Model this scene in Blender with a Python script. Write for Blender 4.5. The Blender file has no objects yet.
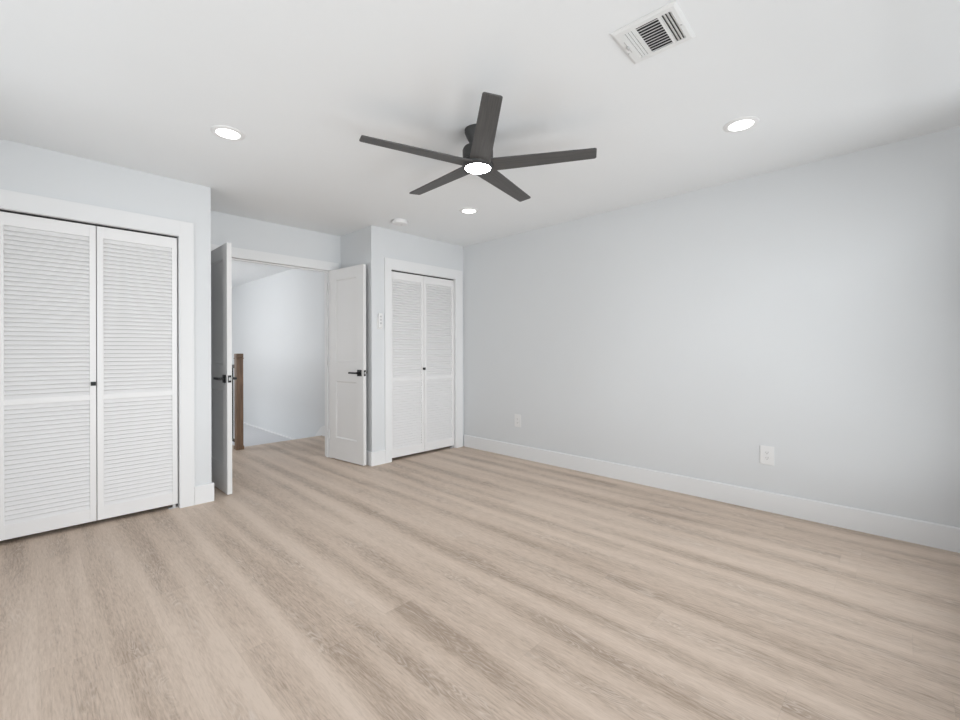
import bpy, bmesh, math
from math import sin, cos, pi, radians
from mathutils import Vector, Matrix

scene = bpy.context.scene
COL = scene.collection

# ------------------------------------------------------------------ camera
cam_d = bpy.data.cameras.new('camera')
cam = bpy.data.objects.new('camera', cam_d)
COL.objects.link(cam)
cam.location = (0, 0, 1.1609)
cam.rotation_mode = 'QUATERNION'
YAW = 0.8007
cam.rotation_quaternion = (Matrix.Rotation(-YAW, 4, 'Z') @ Matrix.Rotation(pi / 2, 4, 'X')
                           @ Matrix.Rotation(-0.0029, 4, 'Z')).to_quaternion()
cam_d.sensor_width = 36.0
cam_d.lens = 438.68 / 960 * 36.0
cam_d.shift_y = -8.9 / 960
cam_d.clip_start = 0.02
scene.camera = cam

# ------------------------------------------------------------------ world, windows' daylight, exposure
vs = scene.view_settings
vs.view_transform = 'Standard'
vs.look = 'None'
vs.gamma = 1.0
vs.use_curve_mapping = False
vs.exposure = 0.0

world = bpy.data.worlds.new('world')
scene.world = world
world.use_nodes = True
wn = world.node_tree.nodes
wbg = wn['Background']
sky = wn.new('ShaderNodeTexSky')
sky.sky_type = 'HOSEK_WILKIE'
sky.turbidity = 4
sky.sun_direction = (-0.5, -0.5, 0.7)
world.node_tree.links.new(sky.outputs[0], wbg.inputs[0])
wbg.inputs[1].default_value = 0.6


def area(name, loc, target, sx, sy, power, color=(1, 1, 1), shape='RECTANGLE', spread=180):
    d = bpy.data.lights.new(name, 'AREA')
    d.shape = shape
    d.size = sx
    if shape in ('RECTANGLE', 'ELLIPSE'):
        d.size_y = sy
    d.energy = power
    d.color = color
    d.spread = radians(spread)
    o = bpy.data.objects.new(name, d)
    COL.objects.link(o)
    o.location = loc
    o.rotation_euler = (Vector(target) - Vector(loc)).to_track_quat('-Z', 'Y').to_euler()
    return o


# daylight coming through the windows behind and beside the camera, and the landing window
# (broad sky light, plus added low uplights that brighten the ceiling)
DAY = (0.955, 0.982, 1.0)
area('daylight_window_back', (1.6, -3.7, 1.8), (1.6, 2.0, 1.0), 6.0, 3.5, 370, DAY)
area('added_uplight_back_right', (3.0, -1.7, 0.2), (2.4, 2.0, 2.0), 1.2, 1.0, 26, DAY)  # back pair: added low fill lights, strengths fitted for brightness
area('added_uplight_back_left', (0.1, -1.7, 0.2), (1.0, 2.0, 2.0), 1.2, 1.0, 36, DAY)
area('daylight_window_left', (-1.4, 1.65, 1.45), (3.0, 1.65, 1.3), 2.6, 1.6, 27, DAY)
area('added_uplight_left', (-2.1, 2.3, 0.0), (2.0, 2.3, 2.4), 1.4, 1.2, 20, DAY)  # left pair: added fill, stands in for bounced flash on the ceiling
area('added_uplight_left_near', (-2.1, 0.8, 0.0), (2.0, 0.8, 2.4), 1.4, 1.2, 8, DAY)
area('daylight_window_landing', (-0.26, 7.6, 1.50), (3.0, 7.2, 1.6), 1.6, 1.4, 66, (0.97, 0.985, 1.0))


# ------------------------------------------------------------------ materials
def new_mat(name):
    m = bpy.data.materials.new(name)
    m.use_nodes = True
    nt = m.node_tree
    return m, nt, nt.nodes['Principled BSDF']


def N(nt, kind, **kw):
    n = nt.nodes.new(kind)
    for k, v in kw.items():
        setattr(n, k, v)
    return n


def math_node(nt, op, a, b=None, c=None):
    n = nt.nodes.new('ShaderNodeMath')
    n.operation = op
    for i, v in enumerate((a, b, c)):
        if v is None:
            continue
        if isinstance(v, (int, float)):
            n.inputs[i].default_value = v
        else:
            nt.links.new(v, n.inputs[i])
    return n.outputs[0]


def paint(name, col, rough=0.6, bump=0.0, bscale=180, spec=0.5, var=0.0):
    m, nt, p = new_mat(name)
    p.inputs['Base Color'].default_value = (*col, 1)
    p.inputs['Roughness'].default_value = rough
    p.inputs['Specular IOR Level'].default_value = spec
    tc = N(nt, 'ShaderNodeTexCoord')
    if var:
        nz = N(nt, 'ShaderNodeTexNoise')
        nz.inputs['Scale'].default_value = 3
        nz.inputs['Detail'].default_value = 3
        nt.links.new(tc.outputs['Object'], nz.inputs['Vector'])
        mx = N(nt, 'ShaderNodeMix', data_type='RGBA')
        nt.links.new(nz.outputs['Fac'], mx.inputs['Factor'])
        mx.inputs['A'].default_value = (*[c * (1 - var) for c in col], 1)
        mx.inputs['B'].default_value = (*[min(1, c * (1 + var)) for c in col], 1)
        nt.links.new(mx.outputs['Result'], p.inputs['Base Color'])
    if bump:
        nz = N(nt, 'ShaderNodeTexNoise')
        nz.inputs['Scale'].default_value = bscale
        nz.inputs['Detail'].default_value = 2
        nt.links.new(tc.outputs['Object'], nz.inputs['Vector'])
        b = N(nt, 'ShaderNodeBump')
        b.inputs['Strength'].default_value = bump
        b.inputs['Distance'].default_value = 0.002
        nt.links.new(nz.outputs['Fac'], b.inputs['Height'])
        nt.links.new(b.outputs['Normal'], p.inputs['Normal'])
    return m


M_WALL = paint('wall_paint', (0.716, 0.733, 0.747), 0.55, 0.05, 220, 0.4, 0.01)
M_CEIL = paint('ceiling_paint', (0.866, 0.886, 0.900), 0.8, 0.06, 160, 0.3, 0.008)
M_TRIM = paint('trim_enamel', (0.815, 0.82, 0.825), 0.6, spec=0.2)
M_DOOR = paint('door_enamel', (0.76, 0.755, 0.75), 0.5, 0.02, 300, 0.35)
M_LOUV = paint('louver_enamel', (0.84, 0.835, 0.835), 0.4, spec=0.4)
M_DARK = paint('black_metal', (0.008, 0.008, 0.008), 0.4, spec=0.25)
M_TRACK = paint('dark_track', (0.03, 0.03, 0.03), 0.6)
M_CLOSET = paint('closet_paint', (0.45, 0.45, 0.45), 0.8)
M_PLASTIC = paint('white_plastic', (0.82, 0.82, 0.82), 0.3)
M_SLOT = paint('dark_slot', (0.03, 0.03, 0.03), 0.8)
M_GREYSLOT = paint('grey_slot', (0.22, 0.22, 0.22), 0.7)
M_VENT = paint('vent_enamel', (0.80, 0.81, 0.81), 0.4)
M_FAN = paint('fan_body_metal', (0.036, 0.036, 0.036), 0.5)
M_STEEL = paint('brushed_steel', (0.55, 0.55, 0.55), 0.35)
M_LANDING = paint('landing_vinyl', (0.66, 0.665, 0.685), 0.6, 0.05, 90)
M_BUTTON = paint('remote_button', (0.58, 0.585, 0.59), 0.4)


def wood_linear(name, c0, c1, axis_scale=(60, 6, 60), rough=0.5):
    m, nt, p = new_mat(name)
    tc = N(nt, 'ShaderNodeTexCoord')
    mp = N(nt, 'ShaderNodeMapping')
    mp.inputs['Scale'].default_value = axis_scale
    nt.links.new(tc.outputs['Object'], mp.inputs['Vector'])
    nz = N(nt, 'ShaderNodeTexNoise')
    nz.inputs['Scale'].default_value = 1
    nz.inputs['Detail'].default_value = 5
    nz.inputs['Distortion'].default_value = 0.6
    nt.links.new(mp.outputs[0], nz.inputs['Vector'])
    r = N(nt, 'ShaderNodeValToRGB')
    r.color_ramp.elements[0].position = 0.3
    r.color_ramp.elements[1].position = 0.7
    r.color_ramp.elements[0].color = (*c0, 1)
    r.color_ramp.elements[1].color = (*c1, 1)
    nt.links.new(nz.outputs['Fac'], r.inputs[0])
    nt.links.new(r.outputs[0], p.inputs['Base Color'])
    p.inputs['Roughness'].default_value = rough
    return m


M_BLADE = wood_linear('fan_blade_wood', (0.060, 0.059, 0.058), (0.098, 0.096, 0.095), (5, 110, 110), 0.5)
M_NEWEL = wood_linear('newel_oak', (0.105, 0.055, 0.028), (0.215, 0.122, 0.066), (60, 60, 5), 0.45)


def emissive(name, col, strength):
    m, nt, p = new_mat(name)
    p.inputs['Base Color'].default_value = (0.9, 0.9, 0.9, 1)
    p.inputs['Emission Color'].default_value = (*col, 1)
    p.inputs['Emission Strength'].default_value = strength
    return m


M_LENS = emissive('recessed_lens', (1.0, 0.99, 0.975), 4.0)
M_FANLENS = emissive('fan_lens', (1.0, 0.99, 0.975), 40.0)


def floor_material():
    m, nt, p = new_mat('oak_plank_floor')
    L = nt.links.new
    tc = N(nt, 'ShaderNodeTexCoord')
    sp = N(nt, 'ShaderNodeSeparateXYZ')
    L(tc.outputs['Object'], sp.inputs[0])
    X, Y = sp.outputs[0], sp.outputs[1]
    W, LEN = 0.178, 1.22
    u = math_node(nt, 'DIVIDE', math_node(nt, 'SUBTRACT', X, 0.029), W)
    row = math_node(nt, 'FLOOR', u)
    fu = math_node(nt, 'FRACT', u)
    wn1 = N(nt, 'ShaderNodeTexWhiteNoise', noise_dimensions='1D')
    L(math_node(nt, 'ADD', row, 7.31), wn1.inputs['W'])
    v = math_node(nt, 'ADD', math_node(nt, 'DIVIDE', Y, LEN), wn1.outputs['Value'])
    pl = math_node(nt, 'FLOOR', v)
    fv = math_node(nt, 'FRACT', v)
    cb = N(nt, 'ShaderNodeCombineXYZ')
    L(row, cb.inputs[0]); L(pl, cb.inputs[1])
    wn2 = N(nt, 'ShaderNodeTexWhiteNoise', noise_dimensions='2D')
    L(cb.outputs[0], wn2.inputs['Vector'])
    rid = wn2.outputs['Value']
    # per-plank shifted coordinates
    off = math_node(nt, 'MULTIPLY', rid, 37.0)
    cx = math_node(nt, 'ADD', X, off)
    cy = math_node(nt, 'ADD', Y, math_node(nt, 'MULTIPLY', off, 1.7))

    def noise(sx, sy, detail, dist=0.0, rough=0.5, zoff=0.0, shared=False):
        c = N(nt, 'ShaderNodeCombineXYZ')
        L(math_node(nt, 'MULTIPLY', X if shared else cx, sx), c.inputs[0])
        L(math_node(nt, 'MULTIPLY', Y if shared else cy, sy), c.inputs[1])
        c.inputs[2].default_value = zoff
        n = N(nt, 'ShaderNodeTexNoise')
        n.inputs['Scale'].default_value = 1
        n.inputs['Detail'].default_value = detail
        n.inputs['Roughness'].default_value = rough
        n.inputs['Distortion'].default_value = dist
        L(c.outputs[0], n.inputs['Vector'])
        return n.outputs['Fac']

    tone = noise(6.5, 0.6, 3, 0.4, 0.55)              # soft light and dark bands along the plank
    drift = noise(6.0, 0.40, 2, 0.3, 0.5, 9.0, True)  # bands running on across plank ends
    # darker heart of each plank, paler edges
    edge = math_node(nt, 'ABSOLUTE', math_node(nt, 'SUBTRACT', fu, 0.5))
    heart = N(nt, 'ShaderNodeMapRange', interpolation_type='SMOOTHSTEP')
    L(edge, heart.inputs['Value'])
    heart.inputs['From Min'].default_value = 0.46
    heart.inputs['From Max'].default_value = 0.12
    heart = heart.outputs[0]
    # cathedral lines: contours of a stretched noise
    cath = noise(9.0, 1.7, 3, 0.35, 0.45, 3.0)
    ph = math_node(nt, 'MULTIPLY', cath, 26.0)
    tri = math_node(nt, 'PINGPONG', ph, 0.5)
    line = math_node(nt, 'POWER', math_node(nt, 'MULTIPLY', tri, 2.0), 2.5)
    mask = N(nt, 'ShaderNodeMapRange', interpolation_type='SMOOTHSTEP')
    L(noise(6.0, 1.6, 2, 0.2, 0.5, 14.0), mask.inputs['Value'])
    mask.inputs['From Min'].default_value = 0.40
    mask.inputs['From Max'].default_value = 0.62
    mk = math_node(nt, 'MULTIPLY', mask.outputs[0], heart)
    brk = N(nt, 'ShaderNodeMapRange')
    L(noise(40.0, 9.0, 2, 0.3, 0.5, 33.0), brk.inputs['Value'])
    brk.inputs['From Min'].default_value = 0.35
    brk.inputs['From Max'].default_value = 0.60
    lines = math_node(nt, 'MULTIPLY', math_node(nt, 'MULTIPLY', line, mk), brk.outputs[0])
    fine = noise(170.0, 16.0, 3, 0.5, 0.65, 5.0)
    pores = noise(75.0, 4.0, 4, 0.9, 0.65, 21.0)
    # seam darkening
    seam_u = math_node(nt, 'GREATER_THAN', edge, 0.5 - 0.004)
    ev = math_node(nt, 'ABSOLUTE', math_node(nt, 'SUBTRACT', fv, 0.5))
    seam_v = math_node(nt, 'GREATER_THAN', ev, 0.5 - 0.0009)
    seam = math_node(nt, 'MAXIMUM', seam_u, seam_v)
    # value, centred on 0.5
    def term(v_, k_, acc):
        return math_node(nt, 'MULTIPLY_ADD', math_node(nt, 'SUBTRACT', v_, 0.5), k_, acc)
    val = term(tone, 0.52, 0.57)
    val = term(drift, 0.85, val)
    val = term(heart, -0.13, val)
    val = term(rid, 0.03, val)
    val = term(pores, 0.42, val)
    val = term(fine, 0.85, val)
    val = math_node(nt, 'MULTIPLY_ADD', mk, -0.09, val)
    ramp = N(nt, 'ShaderNodeValToRGB')
    e = ramp.color_ramp.elements
    e[0].position = 0.22; e[0].color = (0.405, 0.311, 0.240, 1)
    e[1].position = 0.80; e[1].color = (0.725, 0.598, 0.497, 1)
    k = ramp.color_ramp.elements.new(0.5); k.color = (0.610, 0.490, 0.397, 1)
    L(val, ramp.inputs[0])
    mx = N(nt, 'ShaderNodeMix', data_type='RGBA')
    L(math_node(nt, 'MULTIPLY', lines, 0.8), mx.inputs['Factor'])
    L(ramp.outputs[0], mx.inputs['A'])
    mx.inputs['B'].default_value = (0.74, 0.64, 0.56, 1)
    mx2 = N(nt, 'ShaderNodeMix', data_type='RGBA')
    L(math_node(nt, 'MULTIPLY', seam, 0.10), mx2.inputs['Factor'])
    L(mx.outputs['Result'], mx2.inputs['A'])
    mx2.inputs['B'].default_value = (0.16, 0.12, 0.09, 1)
    L(mx2.outputs['Result'], p.inputs['Base Color'])
    p.inputs['Roughness'].default_value = 0.5
    p.inputs['Specular IOR Level'].default_value = 0.35
    b = N(nt, 'ShaderNodeBump')
    b.inputs['Strength'].default_value = 0.08
    b.inputs['Distance'].default_value = 0.001
    L(fine, b.inputs['Height'])
    L(b.outputs['Normal'], p.inputs['Normal'])
    return m


M_FLOOR = floor_material()


# ------------------------------------------------------------------ mesh helpers
def box(bm, x0, y0, z0, x1, y1, z1, bevel=0.0, mat=None):
    vs_ = [bm.verts.new(c) for c in ((x0, y0, z0), (x1, y0, z0), (x1, y1, z0), (x0, y1, z0),
                                     (x0, y0, z1), (x1, y0, z1), (x1, y1, z1), (x0, y1, z1))]
    fs = []
    for f in ((0, 3, 2, 1), (4, 5, 6, 7), (0, 1, 5, 4), (1, 2, 6, 5), (2, 3, 7, 6), (3, 0, 4, 7)):
        fs.append(bm.faces.new([vs_[i] for i in f]))
    if mat is not None:
        bmesh.ops.transform(bm, matrix=mat, verts=vs_)
    if bevel:
        es = list({e for f in fs for e in f.edges})
        bmesh.ops.bevel(bm, geom=es, offset=bevel, segments=2, affect='EDGES', profile=0.6)
    return vs_


def prism(bm, pts, axis, a, b):
    """extrude a 2D outline along an axis; pts in the plane of the other two axes (in order x,y,z without the axis)"""
    def mk(p, t):
        c = list(p)
        c.insert(axis, t)
        return c
    n = len(pts)
    A = [bm.verts.new(mk(p, a)) for p in pts]
    B = [bm.verts.new(mk(p, b)) for p in pts]
    bm.faces.new(A); bm.faces.new(B[::-1])
    for i in range(n):
        bm.faces.new((A[i], B[i], B[(i + 1) % n], A[(i + 1) % n]))
    bmesh.ops.recalc_face_normals(bm, faces=bm.faces[:])
    return A + B


def lathe(bm, prof, cx=0, cy=0, seg=48, cap_top=True, cap_bot=True):
    rings = []
    for r, z in prof:
        rings.append([bm.verts.new((cx + r * cos(2 * pi * i / seg), cy + r * sin(2 * pi * i / seg), z)) for i in range(seg)])
    for a, b in zip(rings, rings[1:]):
        for i in range(seg):
            j = (i + 1) % seg
            bm.faces.new((a[i], a[j], b[j], b[i]))
    if cap_bot:
        bm.faces.new(rings[0])
    if cap_top:
        bm.faces.new(rings[-1])
    bmesh.ops.recalc_face_normals(bm, faces=bm.faces[:])
    return [v for r in rings for v in r]


def obj(name, bm, mat, parent=None, smooth=False, loc=None, rot=None):
    me = bpy.data.meshes.new(name)
    bm.to_mesh(me)
    bm.free()
    me.materials.append(mat)
    if smooth:
        me.shade_smooth() if hasattr(me, 'shade_smooth') else None
        me.set_sharp_from_angle(angle=radians(35))
    o = bpy.data.objects.new(name, me)
    COL.objects.link(o)
    if parent:
        o.parent = parent
    if loc:
        o.location = loc
    if rot:
        o.rotation_euler = rot
    return o


def tag(o, label=None, cat=None, group=None, kind=None):
    if label:
        o['label'] = label
    if cat:
        o['category'] = cat
    if group:
        o['group'] = group
    if kind:
        o['kind'] = kind
    return o


def thing(name, label, cat, loc=(0, 0, 0), rotz=0.0, group=None, kind=None):
    o = bpy.data.objects.new(name, None)
    o.empty_display_size = 0.05
    COL.objects.link(o)
    o.location = loc
    o.rotation_euler = (0, 0, rotz)
    return tag(o, label, cat, group, kind)


def struct(name, bm, mat, label=None, cat=None):
    return tag(obj(name, bm, mat), label, cat, kind='structure')


BM = bmesh.new

# ------------------------------------------------------------------ dimensions
H = 2.44
WX = 3.716        # right wall face
WY = 3.8835       # closet fronts
LX = -0.75        # left wall face
BY = -0.50        # wall behind the camera
RX0, RX1 = 0.995, 2.427   # entry recess
RY = 4.51         # entry wall face
T = 0.12
HX = 2.84         # landing right wall face
HXL = -0.05       # landing left wall face
HY = 9.66         # landing far wall face
EDGE = 5.80       # where the plank floor ends
CAS_Z = 2.135
BASE_H = 0.141
DL0, DL1 = -0.146, 0.790   # left closet opening
DR0, DR1 = 2.652, 3.580    # right closet opening
DTOP = 2.028
E0, E1, ETOP = 1.110, 2.305, 2.048   # entry opening

# ------------------------------------------------------------------ floor, ceiling
bm = BM()
box(bm, LX - T, BY - T, -0.05, WX + T, RY + T, 0)
box(bm, HXL - T, RY + T, -0.05, HX + T, EDGE, 0)
box(bm, HXL - T, EDGE, -0.05, 1.78, HY + T, 0)
struct('floor', bm, M_FLOOR, 'pale greige oak plank floor running through the room and doorway', 'floor')

bm = BM()
box(bm, 1.78, EDGE - 0.03, -0.24, HX + T, HY + T, -0.19)
struct('floor_landing', bm, M_LANDING, 'lower grey landing floor beyond the plank edge in the hallway', 'floor')
bm = BM()
box(bm, 1.78, EDGE, -0.19, HX, EDGE + 0.012, -0.002)
struct('trim_6', bm, M_TRIM, 'white riser board under the plank edge at the landing', 'trim')

bm = BM()
box(bm, LX - T, BY - T, H, WX + T, HY + T, H + 0.08)
struct('ceiling', bm, M_CEIL, 'flat white ceiling over the bedroom and hallway', 'ceiling')


# ------------------------------------------------------------------ walls
def wall_y(bm, x0, x1, y0, y1, openings=()):
    """wall slab in the x-z plane with rectangular openings (xa, xb, za, zb)"""
    x = x0
    for xa, xb, za, zb in sorted(openings):
        box(bm, x, y0, 0, xa, y1, H)
        if zb < H:
            box(bm, xa, y0, zb, xb, y1, H)
        if za > 0:
            box(bm, xa, y0, 0, xb, y1, za)
        x = xb
    box(bm, x, y0, 0, x1, y1, H)


def wall_x(bm, y0, y1, x0, x1, openings=()):
    y = y0
    for ya, yb, za, zb in sorted(openings):
        box(bm, x0, y, 0, x1, ya, H)
        box(bm, x0, ya, zb, x1, yb, H)
        if za > 0:
            box(bm, x0, ya, 0, x1, yb, za)
        y = yb
    box(bm, x0, y, 0, x1, y1, H)


bm = BM(); wall_x(bm, BY - T, RY + T, WX, WX + T)
struct('wall_right', bm, M_WALL, 'long plain pale blue-grey wall on the right side of the room', 'wall')
bm = BM(); wall_x(bm, BY - T, RY + T, LX - T, LX, [(0.30, 3.00, 0.45, 2.15)])
struct('wall_left', bm, M_WALL, 'pale blue-grey wall beside the camera with a window', 'wall')
bm = BM(); wall_y(bm, LX, WX, BY - T, BY, [(-0.2, 3.3, 0.30, 2.15)])
struct('wall_back', bm, M_WALL, 'pale blue-grey wall behind the camera with a window', 'wall')
bm = BM(); wall_y(bm, LX, RX0, WY, WY + T, [(DL0, DL1, 0, DTOP)])
box(bm, RX0 - T, WY + T, 0, RX0, RY, H)
struct('wall_closet_left', bm, M_WALL, 'pale blue-grey wall around the left louvered closet', 'wall')
bm = BM(); wall_y(bm, RX1, WX, WY, WY + T, [(DR0, DR1, 0, DTOP)])
box(bm, RX1, WY + T, 0, RX1 + T, RY, H)
struct('wall_closet_right', bm, M_WALL, 'pale blue-grey wall boxing out the far louvered closet', 'wall')
bm = BM(); wall_y(bm, LX, WX, RY, RY + T, [(E0, E1, 0, ETOP)])
struct('wall_entry', bm, M_WALL, 'recessed blue-grey wall over the double entry doors', 'wall')
bm = BM(); wall_x(bm, RY + T, EDGE, HX, HX + T)
box(bm, HX, EDGE, -0.24, HX + T, HY, H)
struct('wall_hallway_right', bm, M_WALL, 'brightly lit hallway wall seen through the open double doors', 'wall')
bm = BM(); box(bm, HXL, HY, -0.24, HX, HY + T, H)
struct('wall_hallway_far', bm, M_WALL, 'far end wall of the hallway', 'wall')
bm = BM(); wall_x(bm, RY + T, HY, HXL - T, HXL, [(6.8, 8.4, 0.8, 2.2)])
struct('wall_hallway_left', bm, M_WALL, 'hallway wall with the landing window', 'wall')


# windows behind and beside the camera (frames in the wall openings)
def window(name, along, a0, a1, z0, z1, face, outer, label):
    w = thing(name, label, 'window', kind='structure')
    fr = BM()
    mid = (face + outer) / 2
    d = 0.02

    def b(bm_, p0, p1, q0, q1, dd=d):
        if along == 'x':
            box(bm_, p0, mid - dd, q0, p1, mid + dd, q1)
        else:
            box(bm_, mid - dd, p0, q0, mid + dd, p1, q1)
    s = 0.045
    b(fr, a0, a1, z0, z0 + s); b(fr, a0, a1, z1 - s, z1)
    b(fr, a0, a0 + s, z0 + s, z1 - s); b(fr, a1 - s, a1, z0 + s, z1 - s)
    zm = (z0 + z1) / 2
    b(fr, a0 + s, a1 - s, zm - 0.02, zm + 0.02)
    obj('window_frame', fr, M_TRIM, w)
    return w


window('window_1', 'x', -0.2, 3.3, 0.30, 2.15, BY, BY - T, 'white sash window in the wall behind the camera')
window('window_2', 'y', 0.30, 3.00, 0.45, 2.15, LX, LX - T, 'white sash window in the wall beside the camera')
window('window_3', 'y', 6.8, 8.4, 0.8, 2.2, HXL, HXL - T, 'white sash window in the hallway wall')

# ------------------------------------------------------------------ baseboards
BT = 0.015


def base_profile(face, sign):
    """outline across a baseboard: (offset, z)"""
    return [(face, 0), (face + sign * BT, 0), (face + sign * BT, BASE_H - 0.006), (face + sign * (BT - 0.005), BASE_H), (face, BASE_H)]


bm = BM(); prism(bm, base_profile(WX, -1), 1, BY, WY - 0.018)
struct('baseboard_right', bm, M_TRIM, 'tall white baseboard along the long right wall', 'baseboard')
bm = BM(); prism(bm, base_profile(LX, 1), 1, BY, WY - 0.018)
struct('baseboard_left', bm, M_TRIM, 'white baseboard on the wall beside the camera', 'baseboard')
bm = BM()
prism(bm, base_profile(WY, -1), 0, DL1 + 0.09, RX0 + BT)
prism(bm, base_profile(RX0, 1), 1, WY, RY - 0.018)
struct('baseboard_closet_left', bm, M_TRIM, 'short white baseboard right of the left closet casing', 'baseboard')
bm = BM()
prism(bm, base_profile(WY, -1), 0, RX1 - BT, DR0 - 0.074)
prism(bm, base_profile(RX1, -1), 1, WY, RY - 0.018)
struct('baseboard_closet_right', bm, M_TRIM, 'short white baseboard wrapping the wall corner left of the far closet', 'baseboard')
bm = BM()
prism(bm, base_profile(HX, -1), 1, RY + T, EDGE - 0.06)
vsl = prism(bm, [(EDGE - 0.06, 0), (EDGE - 0.06, BASE_H), (EDGE + 0.02, BASE_H - 0.03), (EDGE + 0.21, -0.04),
                 (EDGE + 0.21, -0.19), (EDGE + 0.013, -0.19), (EDGE + 0.013, 0)], 0, HX - BT, HX)
prism(bm, [(HX, -0.19), (HX - 0.012, -0.19), (HX - 0.012, -0.165), (HX, -0.165)], 1, EDGE + 0.21, HY)
struct('baseboard_hallway', bm, M_TRIM, 'white hallway baseboard stepping down to the lower landing', 'baseboard')


# ------------------------------------------------------------------ casings and jambs
def casing(name, x0, x1, top, yface, wl, wr, wt, label, depth=T, head_y=None):
    """flat door casing on a wall face looking to -y, with jamb lining"""
    bm_ = BM()
    ct = 0.018
    y0, y1 = yface - ct, yface
    box(bm_, x0 - wl, y0, 0, x0, y1, top + wt, 0.0015)
    box(bm_, x1, y0, 0, x1 + wr, y1, top + wt, 0.0015)
    box(bm_, x0, y0, top, x1, y1, top + wt, 0.0015)
    j = 0.006
    box(bm_, x0 - 0.001, y0 + 0.002, 0, x0 + j, yface + depth, top)
    box(bm_, x1 - j, y0 + 0.002, 0, x1 + 0.001, yface + depth, top)
    box(bm_, x0 + j, y0 + 0.002, top - j, x1 - j, yface + depth, top + 0.001)
    return struct(name, bm_, M_TRIM, label, 'door trim')


casing('trim_1', DL0, DL1, DTOP, WY, 0.088, 0.088, CAS_Z - DTOP, 'wide flat white casing framing the left louvered closet')
casing('trim_2', DR0, DR1, DTOP, WY, 0.074, 0.103, CAS_Z - DTOP, 'flat white casing framing the far louvered closet in the corner')
casing('trim_3', E0, E1, ETOP, RY, 0.09, 0.09, CAS_Z - ETOP, 'white casing framing the open double doorway')
# door stops on the entry jamb
bm = BM()
box(bm, E0 + 0.006, RY + 0.045, 0, E0 + 0.018, RY + 0.075, ETOP - 0.006)
box(bm, E1 - 0.018, RY + 0.045, 0, E1 - 0.006, RY + 0.075, ETOP - 0.006)
box(bm, E0 + 0.018, RY + 0.045, ETOP - 0.018, E1 - 0.018, RY + 0.075, ETOP - 0.006)
struct('trim_4', bm, M_TRIM, 'thin white door stop strip inside the double doorway', 'door trim')
# casing on the hallway side
bm = BM()
box(bm, E0 - 0.09, RY + T, 0, E0, RY + T + 0.018, CAS_Z)
box(bm, E1, RY + T, 0, E1 + 0.09, RY + T + 0.018, CAS_Z)
box(bm, E0, RY + T, ETOP, E1, RY + T + 0.018, CAS_Z)
struct('trim_5', bm, M_TRIM, 'white casing on the hallway side of the double doorway', 'door trim')


# ------------------------------------------------------------------ bifold louvered closet doors
def louver_panel(parent, w, x, z0, z1, mirror=False):
    """one louvered leaf: frame mesh (a part) with its slats (a sub-part); local origin at lower left front"""
    th = 0.028
    st = 0.034
    bot, mid0, mid1, topr = 0.088, 0.811, 0.846, 0.078
    hgt = z1 - z0
    f = BM()
    y = 0
    box(f, 0, y, 0, st, y + th, hgt, 0.002)
    box(f, w - st, y, 0, w, y + th, hgt, 0.002)
    box(f, st - 0.002, y + 0.001, 0, w - st + 0.002, y + th - 0.001, bot, 0.0015)
    box(f, st - 0.002, y + 0.001, mid0, w - st + 0.002, y + th - 0.001, mid1, 0.0015)
    box(f, st - 0.002, y + 0.001, hgt - topr, w - st + 0.002, y + th - 0.001, hgt, 0.0015)
    p = obj('door_panel', f, M_LOUV, parent, loc=(x, 0, z0))
    s = BM()
    for a, b in ((bot, mid0), (mid1, hgt - topr)):
        n = round((b - a) / 0.0276)
        pitch = (b - a) / n
        for i in range(n):
            zc = a + (i + 0.5) * pitch
            m = Matrix.Translation((w / 2, th / 2, zc)) @ Matrix.Rotation(radians(59), 4, 'X')
            box(s, -(w / 2 - st + 0.003), -0.0175, -0.0035, (w / 2 - st + 0.003), 0.0175, 0.0035, 0, m)
    obj('louver_slats', s, M_LOUV, p)
    return p


def bifold(name, x0, x1, label, knob_x, knob_z, knob_label):
    zb, zt = 0.030, 2.009
    d = thing(name, label, 'closet door', loc=(x0, WY + 0.016, 0), kind='structure')
    w = (x1 - x0 - 0.004) / 2
    louver_panel(d, w, 0, zb, zt)
    louver_panel(d, w, w + 0.004, zb, zt)
    k = BM()
    box(k, -0.013, -0.026, -0.013, 0.013, -0.012, 0.013, 0.0015)
    box(k, -0.006, -0.012, -0.006, 0.006, 0.0, 0.006)
    obj('knob', k, M_DARK, d, loc=(knob_x - x0, 0, knob_z))['label'] = knob_label
    tr = BM()
    box(tr, 0, 0.002, zt + 0.006, x1 - x0, 0.026, DTOP - 0.0065)
    obj('top_track', tr, M_TRACK, d)['label'] = 'dark metal track'
    fb = BM()
    box(fb, x1 - x0 - 0.055, 0.004, 0, x1 - x0 + 0.004, 0.03, 0.006)
    box(fb, x1 - x0 - 0.03, 0.010, 0.006, x1 - x0 - 0.012, 0.022, zb)
    obj('floor_bracket', fb, M_STEEL, d)
    return d


bifold('door_1', -0.134, 0.778, 'large white louvered bifold closet door at the left edge of the room', 0.304, 0.951, 'small square black knob')
bifold('door_2', 2.659, 3.570, 'smaller white louvered bifold closet door in the far corner', 3.103, 0.965, 'small square black knob')

# closet interiors
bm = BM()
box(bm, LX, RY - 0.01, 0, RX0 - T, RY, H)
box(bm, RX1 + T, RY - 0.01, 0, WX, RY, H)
struct('wall_closet_back', bm, M_CLOSET, 'back of the closets behind the louvered doors', 'wall')


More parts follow.
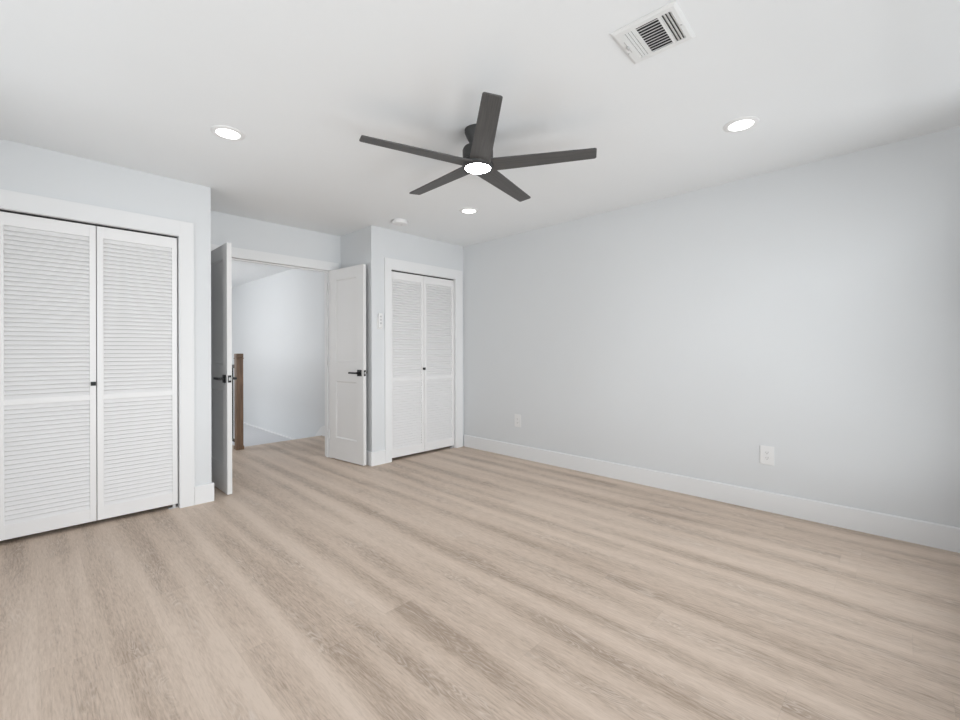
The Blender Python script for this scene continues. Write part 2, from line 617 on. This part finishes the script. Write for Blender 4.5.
# ------------------------------------------------------------------ two-panel entry doors
def entry_door(name, label, hinge, angle, flip, hinge_mat, hinge_label):
    """leaf built along +x from the hinge; local y is the thickness. flip=+1: room-side face at y=0, thickness towards +y"""
    d = thing(name, label, 'door', loc=(hinge[0], hinge[1], 0), rotz=angle, kind='structure')
    W_, th, z0, z1 = 0.590, 0.035, 0.011, 2.040
    s = 1 if flip > 0 else -1
    yl, yh = (0, th) if s > 0 else (-th, 0)
    st = 0.115
    panels = ((0.240, 0.845), (1.050, 1.925))
    bm_ = BM()
    box(bm_, 0, yl, z0, st, yh, z1, 0.0012)
    box(bm_, W_ - st, yl, z0, W_, yh, z1, 0.0012)
    for a, b in ((z0, panels[0][0]), (panels[0][1], panels[1][0]), (panels[1][1], z1)):
        box(bm_, st - 0.0005, yl + 0.0003, a, W_ - st + 0.0005, yh - 0.0003, b)
    obj('door_leaf', bm_, M_DOOR, d)
    for a, b in panels:
        pb = BM()
        rc = 0.009
        box(pb, st, yl + rc, a, W_ - st, yh - rc, b)
        # sloped moulding around the recess, both faces
        for yf, yi in ((yl, yl + rc), (yh, yh - rc)):
            m_ = 0.012
            o = [(st, a), (W_ - st, a), (W_ - st, b), (st, b)]
            i_ = [(st + m_, a + m_), (W_ - st - m_, a + m_), (W_ - st - m_, b - m_), (st + m_, b - m_)]
            ov = [pb.verts.new((x, yf + (0.0006 if yf == yl else -0.0006), z)) for x, z in o]
            iv = [pb.verts.new((x, yi + (-0.0003 if yf == yl else 0.0003), z)) for x, z in i_]
            for k in range(4):
                j = (k + 1) % 4
                pb.faces.new((ov[k], ov[j], iv[j], iv[k]))
        bmesh.ops.recalc_face_normals(pb, faces=pb.faces[:])
        obj('door_panel', pb, M_DOOR, d)
    hz, hx = 0.942, W_ - 0.060
    for side in (-1, 1):
        yf = yl if side < 0 else yh
        h = BM()
        box(h, -0.032, min(0, side * 0.009), -0.032, 0.032, max(0, side * 0.009), 0.032, 0.0015)
        ho = obj('door_handle', h, M_DARK, d, loc=(hx, yf, hz))
        ho['label'] = 'black square lever handle'
        lv = BM()
        y0_, y1_ = sorted((side * 0.009, side * 0.040))
        box(lv, -0.010, y0_, -0.010, 0.010, y1_, 0.010, 0.001)
        y0_, y1_ = sorted((side * 0.036, side * 0.050))
        box(lv, -0.125, y0_, -0.009, 0.012, y1_, 0.009, 0.002)
        obj('lever', lv, M_DARK, ho)
    lp = BM()
    box(lp, W_, (yl + yh) / 2 - 0.0125, hz - 0.029, W_ + 0.0012, (yl + yh) / 2 + 0.0125, hz + 0.029)
    lo = obj('latch_plate', lp, M_DARK, d)
    lo['label'] = 'black latch plate on the door edge'
    lt = BM()
    box(lt, W_ + 0.0012, (yl + yh) / 2 - 0.007, hz - 0.012, W_ + 0.011, (yl + yh) / 2 + 0.007, hz + 0.012, 0.002)
    obj('latch_bolt', lt, M_STEEL, lo)
    for z in (0.22, 1.02, 1.82):
        hg = BM()
        yk = yl - 0.004 if s > 0 else yh + 0.004
        lathe(hg, [(0.006, z), (0.006, z + 0.09)], -0.004, yk, 12)
        obj('hinge', hg, hinge_mat, d, smooth=True)['label'] = hinge_label
    return d


entry_door('door_3', 'white two-panel entry door leaf swung open at the left, seen nearly edge on',
           (1.1155, 4.502), radians(-90.0), 1, M_DARK, 'black hinge knuckle')
ang = math.atan2(3.915 - 4.500, 2.349 - 2.288)
entry_door('door_4', 'white two-panel entry door leaf swung open at the right, face towards the room',
           (2.288, 4.500), ang, 1, M_TRIM, 'white painted hinge knuckle')

# ------------------------------------------------------------------ stair railing in the hallway
rail = thing('stair_railing', 'brown wooden newel post with black railing at the stair edge in the hallway', 'railing',
             loc=(1.750, 5.70, 0))
bm = BM()
box(bm, -0.038, -0.038, 0.0, 0.038, 0.038, 1.085, 0.003)
nw = obj('newel_post', bm, M_NEWEL, rail)
bm = BM()
box(bm, -0.044, -0.044, 0.0, 0.044, 0.044, 0.045, 0.005)
obj('base_collar', bm, M_NEWEL, nw)
bm = BM()
box(bm, -0.043, -0.043, 1.078, 0.043, 0.043, 1.090, 0.002)
obj('neck_collar', bm, M_NEWEL, nw)
bm = BM()
box(bm, -0.040, -0.040, 1.090, 0.040, 0.040, 1.140, 0.008)
obj('post_cap', bm, M_NEWEL, nw)
bm = BM()
box(bm, -0.020, 0.043, 0.965, 0.020, 3.6, 1.005, 0.004)
obj('handrail', bm, M_DARK, rail)['label'] = 'black handrail'
bm = BM()
box(bm, -0.012, 0.043, 0.07, 0.012, 3.6, 0.095)
obj('bottom_rail', bm, M_DARK, rail)['label'] = 'black bottom rail'
for i in range(16):
    bm = BM()
    box(bm, -0.008, 0.12 + i * 0.11, 0.095, 0.008, 0.136 + i * 0.11, 0.965)
    obj('baluster', bm, M_DARK, rail)['label'] = 'black square baluster'

# ------------------------------------------------------------------ ceiling fan
FAN = (1.819, 1.777)
fan = thing('ceiling_fan', 'charcoal five-blade ceiling fan with a round lit lens', 'ceiling fan', loc=(FAN[0], FAN[1], 0))
bm = BM()
lathe(bm, [(0.038, 2.334), (0.042, 2.352), (0.052, 2.375), (0.066, 2.400), (0.0755, 2.422), (0.0765, H)], seg=56)
obj('canopy', bm, M_FAN, fan, smooth=True)
bm = BM()
lathe(bm, [(0.088, 2.262), (0.0885, 2.322), (0.082, 2.335), (0.068, 2.340), (0.030, 2.340)], seg=56)
obj('motor_housing', bm, M_FAN, fan, smooth=True)
bm = BM()
lathe(bm, [(0.076, 2.219), (0.086, 2.226), (0.092, 2.238), (0.0925, 2.256), (0.087, 2.2615)], seg=56)
obj('light_housing', bm, M_FAN, fan, smooth=True)
bm = BM()
lathe(bm, [(0.030, 2.2135), (0.056, 2.2145), (0.071, 2.2170), (0.0745, 2.2195)], seg=56)
obj('light_lens', bm, M_FANLENS, fan, smooth=True)['label'] = 'round glowing white lens'
TH0 = -2.28
for k in range(5):
    t = TH0 + k * 2 * pi / 5
    b = BM()
    r0, r1 = 0.060, 0.666
    w0, w1 = 0.120, 0.090
    dy = 0.006
    rc = 0.010
    # outline of the blade: slightly tapering with rounded tip corners
    out = [(r0, dy - w0 / 2), (r1 - rc, dy - w1 / 2), (r1 - rc * 0.3, dy - w1 / 2 + rc * 0.3), (r1, dy - w1 / 2 + rc),
           (r1, dy + w1 / 2 - rc), (r1 - rc * 0.3, dy + w1 / 2 - rc * 0.3), (r1 - rc, dy + w1 / 2), (r0, dy + w0 / 2)]
    nseg = 1
    A = [b.verts.new((x, y, -0.004)) for x, y in out]
    B_ = [b.verts.new((x, y, 0.004)) for x, y in out]
    b.faces.new(A[::-1]); b.faces.new(B_)
    n = len(out)
    for i in range(n):
        b.faces.new((A[i], A[(i + 1) % n], B_[(i + 1) % n], B_[i]))
    bmesh.ops.bevel(b, geom=[e for e in b.edges if abs(e.verts[0].co.z - e.verts[1].co.z) < 1e-6], offset=0.0015, segments=1, affect='EDGES')
    o = obj('blade', b, M_BLADE, fan)
    tilt = Matrix.Rotation(0.024, 4, 'Y') @ Matrix.Rotation(0.001, 4, 'X')
    o.matrix_local = Matrix.Translation((0, 0, 2.237)) @ tilt @ Matrix.Rotation(t, 4, 'Z') @ Matrix.Rotation(-0.024, 4, 'Y') @ Matrix.Rotation(-0.150, 4, 'X')


# ------------------------------------------------------------------ recessed lights
def recessed(x, y, label):
    r = thing('recessed_light', label, 'recessed light', loc=(x, y, 0), group='round recessed ceiling lights')
    bm_ = BM()
    lathe(bm_, [(0.0605, H - 0.0022), (0.064, H - 0.0070), (0.079, H - 0.0060), (0.0875, H - 0.0025), (0.0885, H)], seg=56, cap_bot=False)
    obj('trim_ring', bm_, M_PLASTIC, r, smooth=True)
    bm_ = BM()
    lathe(bm_, [(0.0595, H - 0.0046), (0.0612, H - 0.001)], seg=56)
    obj('lens', bm_, M_LENS, r)['label'] = 'glowing white lens'
    return r


recessed(0.818, 2.840, 'round recessed ceiling light above the left louvered closet')
recessed(2.815, 0.666, 'round recessed ceiling light near the right wall, beside the air vent')
recessed(2.801, 2.851, 'round recessed ceiling light beyond the fan towards the far corner')

# ------------------------------------------------------------------ smoke detector
sd = thing('smoke_detector', 'small round white smoke detector on the ceiling before the far closet', 'smoke detector', loc=(2.535, 3.545, 0))
bm = BM()
lathe(bm, [(0.060, H - 0.008), (0.066, H - 0.008), (0.066, H)], seg=48)
obj('mounting_plate', bm, M_PLASTIC, sd, smooth=True)
bm = BM()
lathe(bm, [(0.060, H - 0.040), (0.070, H - 0.036), (0.074, H - 0.012), (0.072, H - 0.008)], seg=48)
obj('cover', bm, M_PLASTIC, sd, smooth=True)
bm = BM()
lathe(bm, [(0.009, H - 0.0406), (0.010, H - 0.0398)], 0.02, 0.0, 20)
obj('test_button', bm, M_BUTTON, sd)

# ------------------------------------------------------------------ air vent
vent = thing('air_vent', 'white louvered air register on the ceiling between fan and right wall', 'air vent',
             loc=(1.767, 0.732, H), rotz=0.042)
hx, hy = 0.125, 0.1275
bm = BM()
# face plate as strips around three openings (cut at the slot fields)
fz0, fz1 = -0.009, -0.005
L0, L1 = 0.046, 0.086       # left field (y)
M0, M1 = -0.050, 0.036      # middle field
R0, R1 = -0.100, -0.060     # right field
sx = 0.093
box(bm, -hx + 0.012, -hy + 0.012, fz0, -sx, hy - 0.012, fz1)
box(bm, sx, -hy + 0.012, fz0, hx - 0.012, hy - 0.012, fz1)
for a, b in ((-hy + 0.012, R0), (R1, M0), (M1, L0), (L1, hy - 0.012)):
    box(bm, -sx, a, fz0, sx, b, fz1)
# sloping rim
o = [(-hx, -hy), (hx, -hy), (hx, hy), (-hx, hy)]
i_ = [(-hx + 0.012, -hy + 0.012), (hx - 0.012, -hy + 0.012), (hx - 0.012, hy - 0.012), (-hx + 0.012, hy - 0.012)]
ov = [bm.verts.new((x, y, -0.0005)) for x, y in o]
o2 = [bm.verts.new((x, y, -0.003)) for x, y in o]
iv = [bm.verts.new((x, y, fz0)) for x, y in i_]
for k in range(4):
    j = (k + 1) % 4
    bm.faces.new((ov[k], ov[j], o2[j], o2[k]))
    bm.faces.new((o2[k], o2[j], iv[j], iv[k]))
bmesh.ops.recalc_face_normals(bm, faces=bm.faces[:])
fp = obj('face_plate', bm, M_VENT, vent)
for x, y in ((0.005, -hy + 0.020), (0.030, hy - 0.014)):
    bm = BM()
    lathe(bm, [(0.0035, fz0 - 0.0015), (0.004, fz0)], x, y, 12)
    obj('screw', bm, M_STEEL, fp)['label'] = 'grey screw head'
bm = BM()
box(bm, -sx - 0.004, R0 - 0.004, -0.0025, sx + 0.004, L1 + 0.004, -0.0005)
obj('duct_opening', bm, M_SLOT, vent)['label'] = 'dark duct behind the slats'
# middle slats run along y, side slats along x
bm = BM()
for i in range(11):
    xc = -sx + (i + 0.62) * (2 * sx / 11)
    m = Matrix.Translation((xc, (M0 + M1) / 2, -0.0065)) @ Matrix.Rotation(radians(-26), 4, 'Y')
    box(bm, -0.0064, (M0 - M1) / 2, -0.0005, 0.0064, (M1 - M0) / 2, 0.0005, 0, m)
obj('center_slats', bm, M_VENT, vent)
bm = BM()
for i in range(4):
    yc = L0 + 0.002 + i * 0.0122
    m = Matrix.Translation((0, yc, -0.0070)) @ Matrix.Rotation(radians(-20), 4, 'X')
    box(bm, -sx, -0.0048, -0.0005, sx, 0.0048, 0.0005, 0, m)
obj('side_slats', bm, M_VENT, vent)
bm = BM()
for i in range(4):
    yc = R0 + 0.002 + i * 0.0122
    m = Matrix.Translation((0, yc, -0.0070)) @ Matrix.Rotation(radians(30), 4, 'X')
    box(bm, -sx, -0.0052, -0.0005, sx, 0.0052, 0.0005, 0, m)
obj('side_slats', bm, M_VENT, vent)
bm = BM()
box(bm, -0.050, 0.0985, fz0 - 0.0006, -0.018, 0.1015, fz0)
box(bm, 0.004, 0.0985, fz0 - 0.0006, 0.032, 0.1015, fz0)
box(bm, -0.018, 0.096, fz0 - 0.008, 0.002, 0.104, fz0, 0.001)
obj('damper_lever', bm, M_STEEL, vent)


# ------------------------------------------------------------------ outlets on the right wall
def outlet(y, z, label):
    o_ = thing('wall_outlet', label, 'outlet', loc=(WX, y, z), group='white outlets on the right wall')
    b = BM()
    box(b, -0.006, -0.043, -0.067, 0.0, 0.043, 0.067, 0.002)
    pl = obj('cover_plate', b, M_PLASTIC, o_)
    for dz in (0.0195, -0.0195):
        r = BM()
        box(r, -0.0082, -0.0165, dz - 0.014, -0.006, 0.0165, dz + 0.014, 0.001)
        rc = obj('receptacle', r, M_PLASTIC, o_)
        s_ = BM()
        box(s_, -0.0086, -0.0080, dz - 0.002, -0.0080, -0.0055, dz + 0.008)
        box(s_, -0.0086, 0.0055, dz - 0.002, -0.0080, 0.0080, dz + 0.007)
        box(s_, -0.0086, -0.0025, dz - 0.010, -0.0080, 0.0025, dz - 0.005)
        obj('slots', s_, M_GREYSLOT, rc)
    return o_


outlet(0.718, 0.403, 'white wall outlet on the right wall nearest the camera')
outlet(3.032, 0.402, 'small white wall outlet on the right wall near the far corner')

# ------------------------------------------------------------------ fan remote in its wall cradle
rm = thing('fan_remote', 'small white fan remote in a wall cradle left of the far closet', 'remote control', loc=(2.520, WY, 1.473))
bm = BM()
box(bm, -0.031, -0.009, -0.080, 0.031, 0.0, 0.040, 0.006)
obj('cradle', bm, M_PLASTIC, rm)
bm = BM()
box(bm, -0.025, -0.026, -0.072, 0.025, -0.009, 0.080, 0.010)
obj('remote_body', bm, M_PLASTIC, rm)
for z in (0.045, 0.012, -0.024):
    bm = BM()
    vsx = lathe(bm, [(0.011, 0.0), (0.011, 0.002)], 0, 0, 20)
    bmesh.ops.transform(bm, matrix=Matrix.Translation((0, -0.026, z)) @ Matrix.Rotation(radians(90), 4, 'X'), verts=vsx)
    obj('button', bm, M_BUTTON, rm)['label'] = 'round grey button'
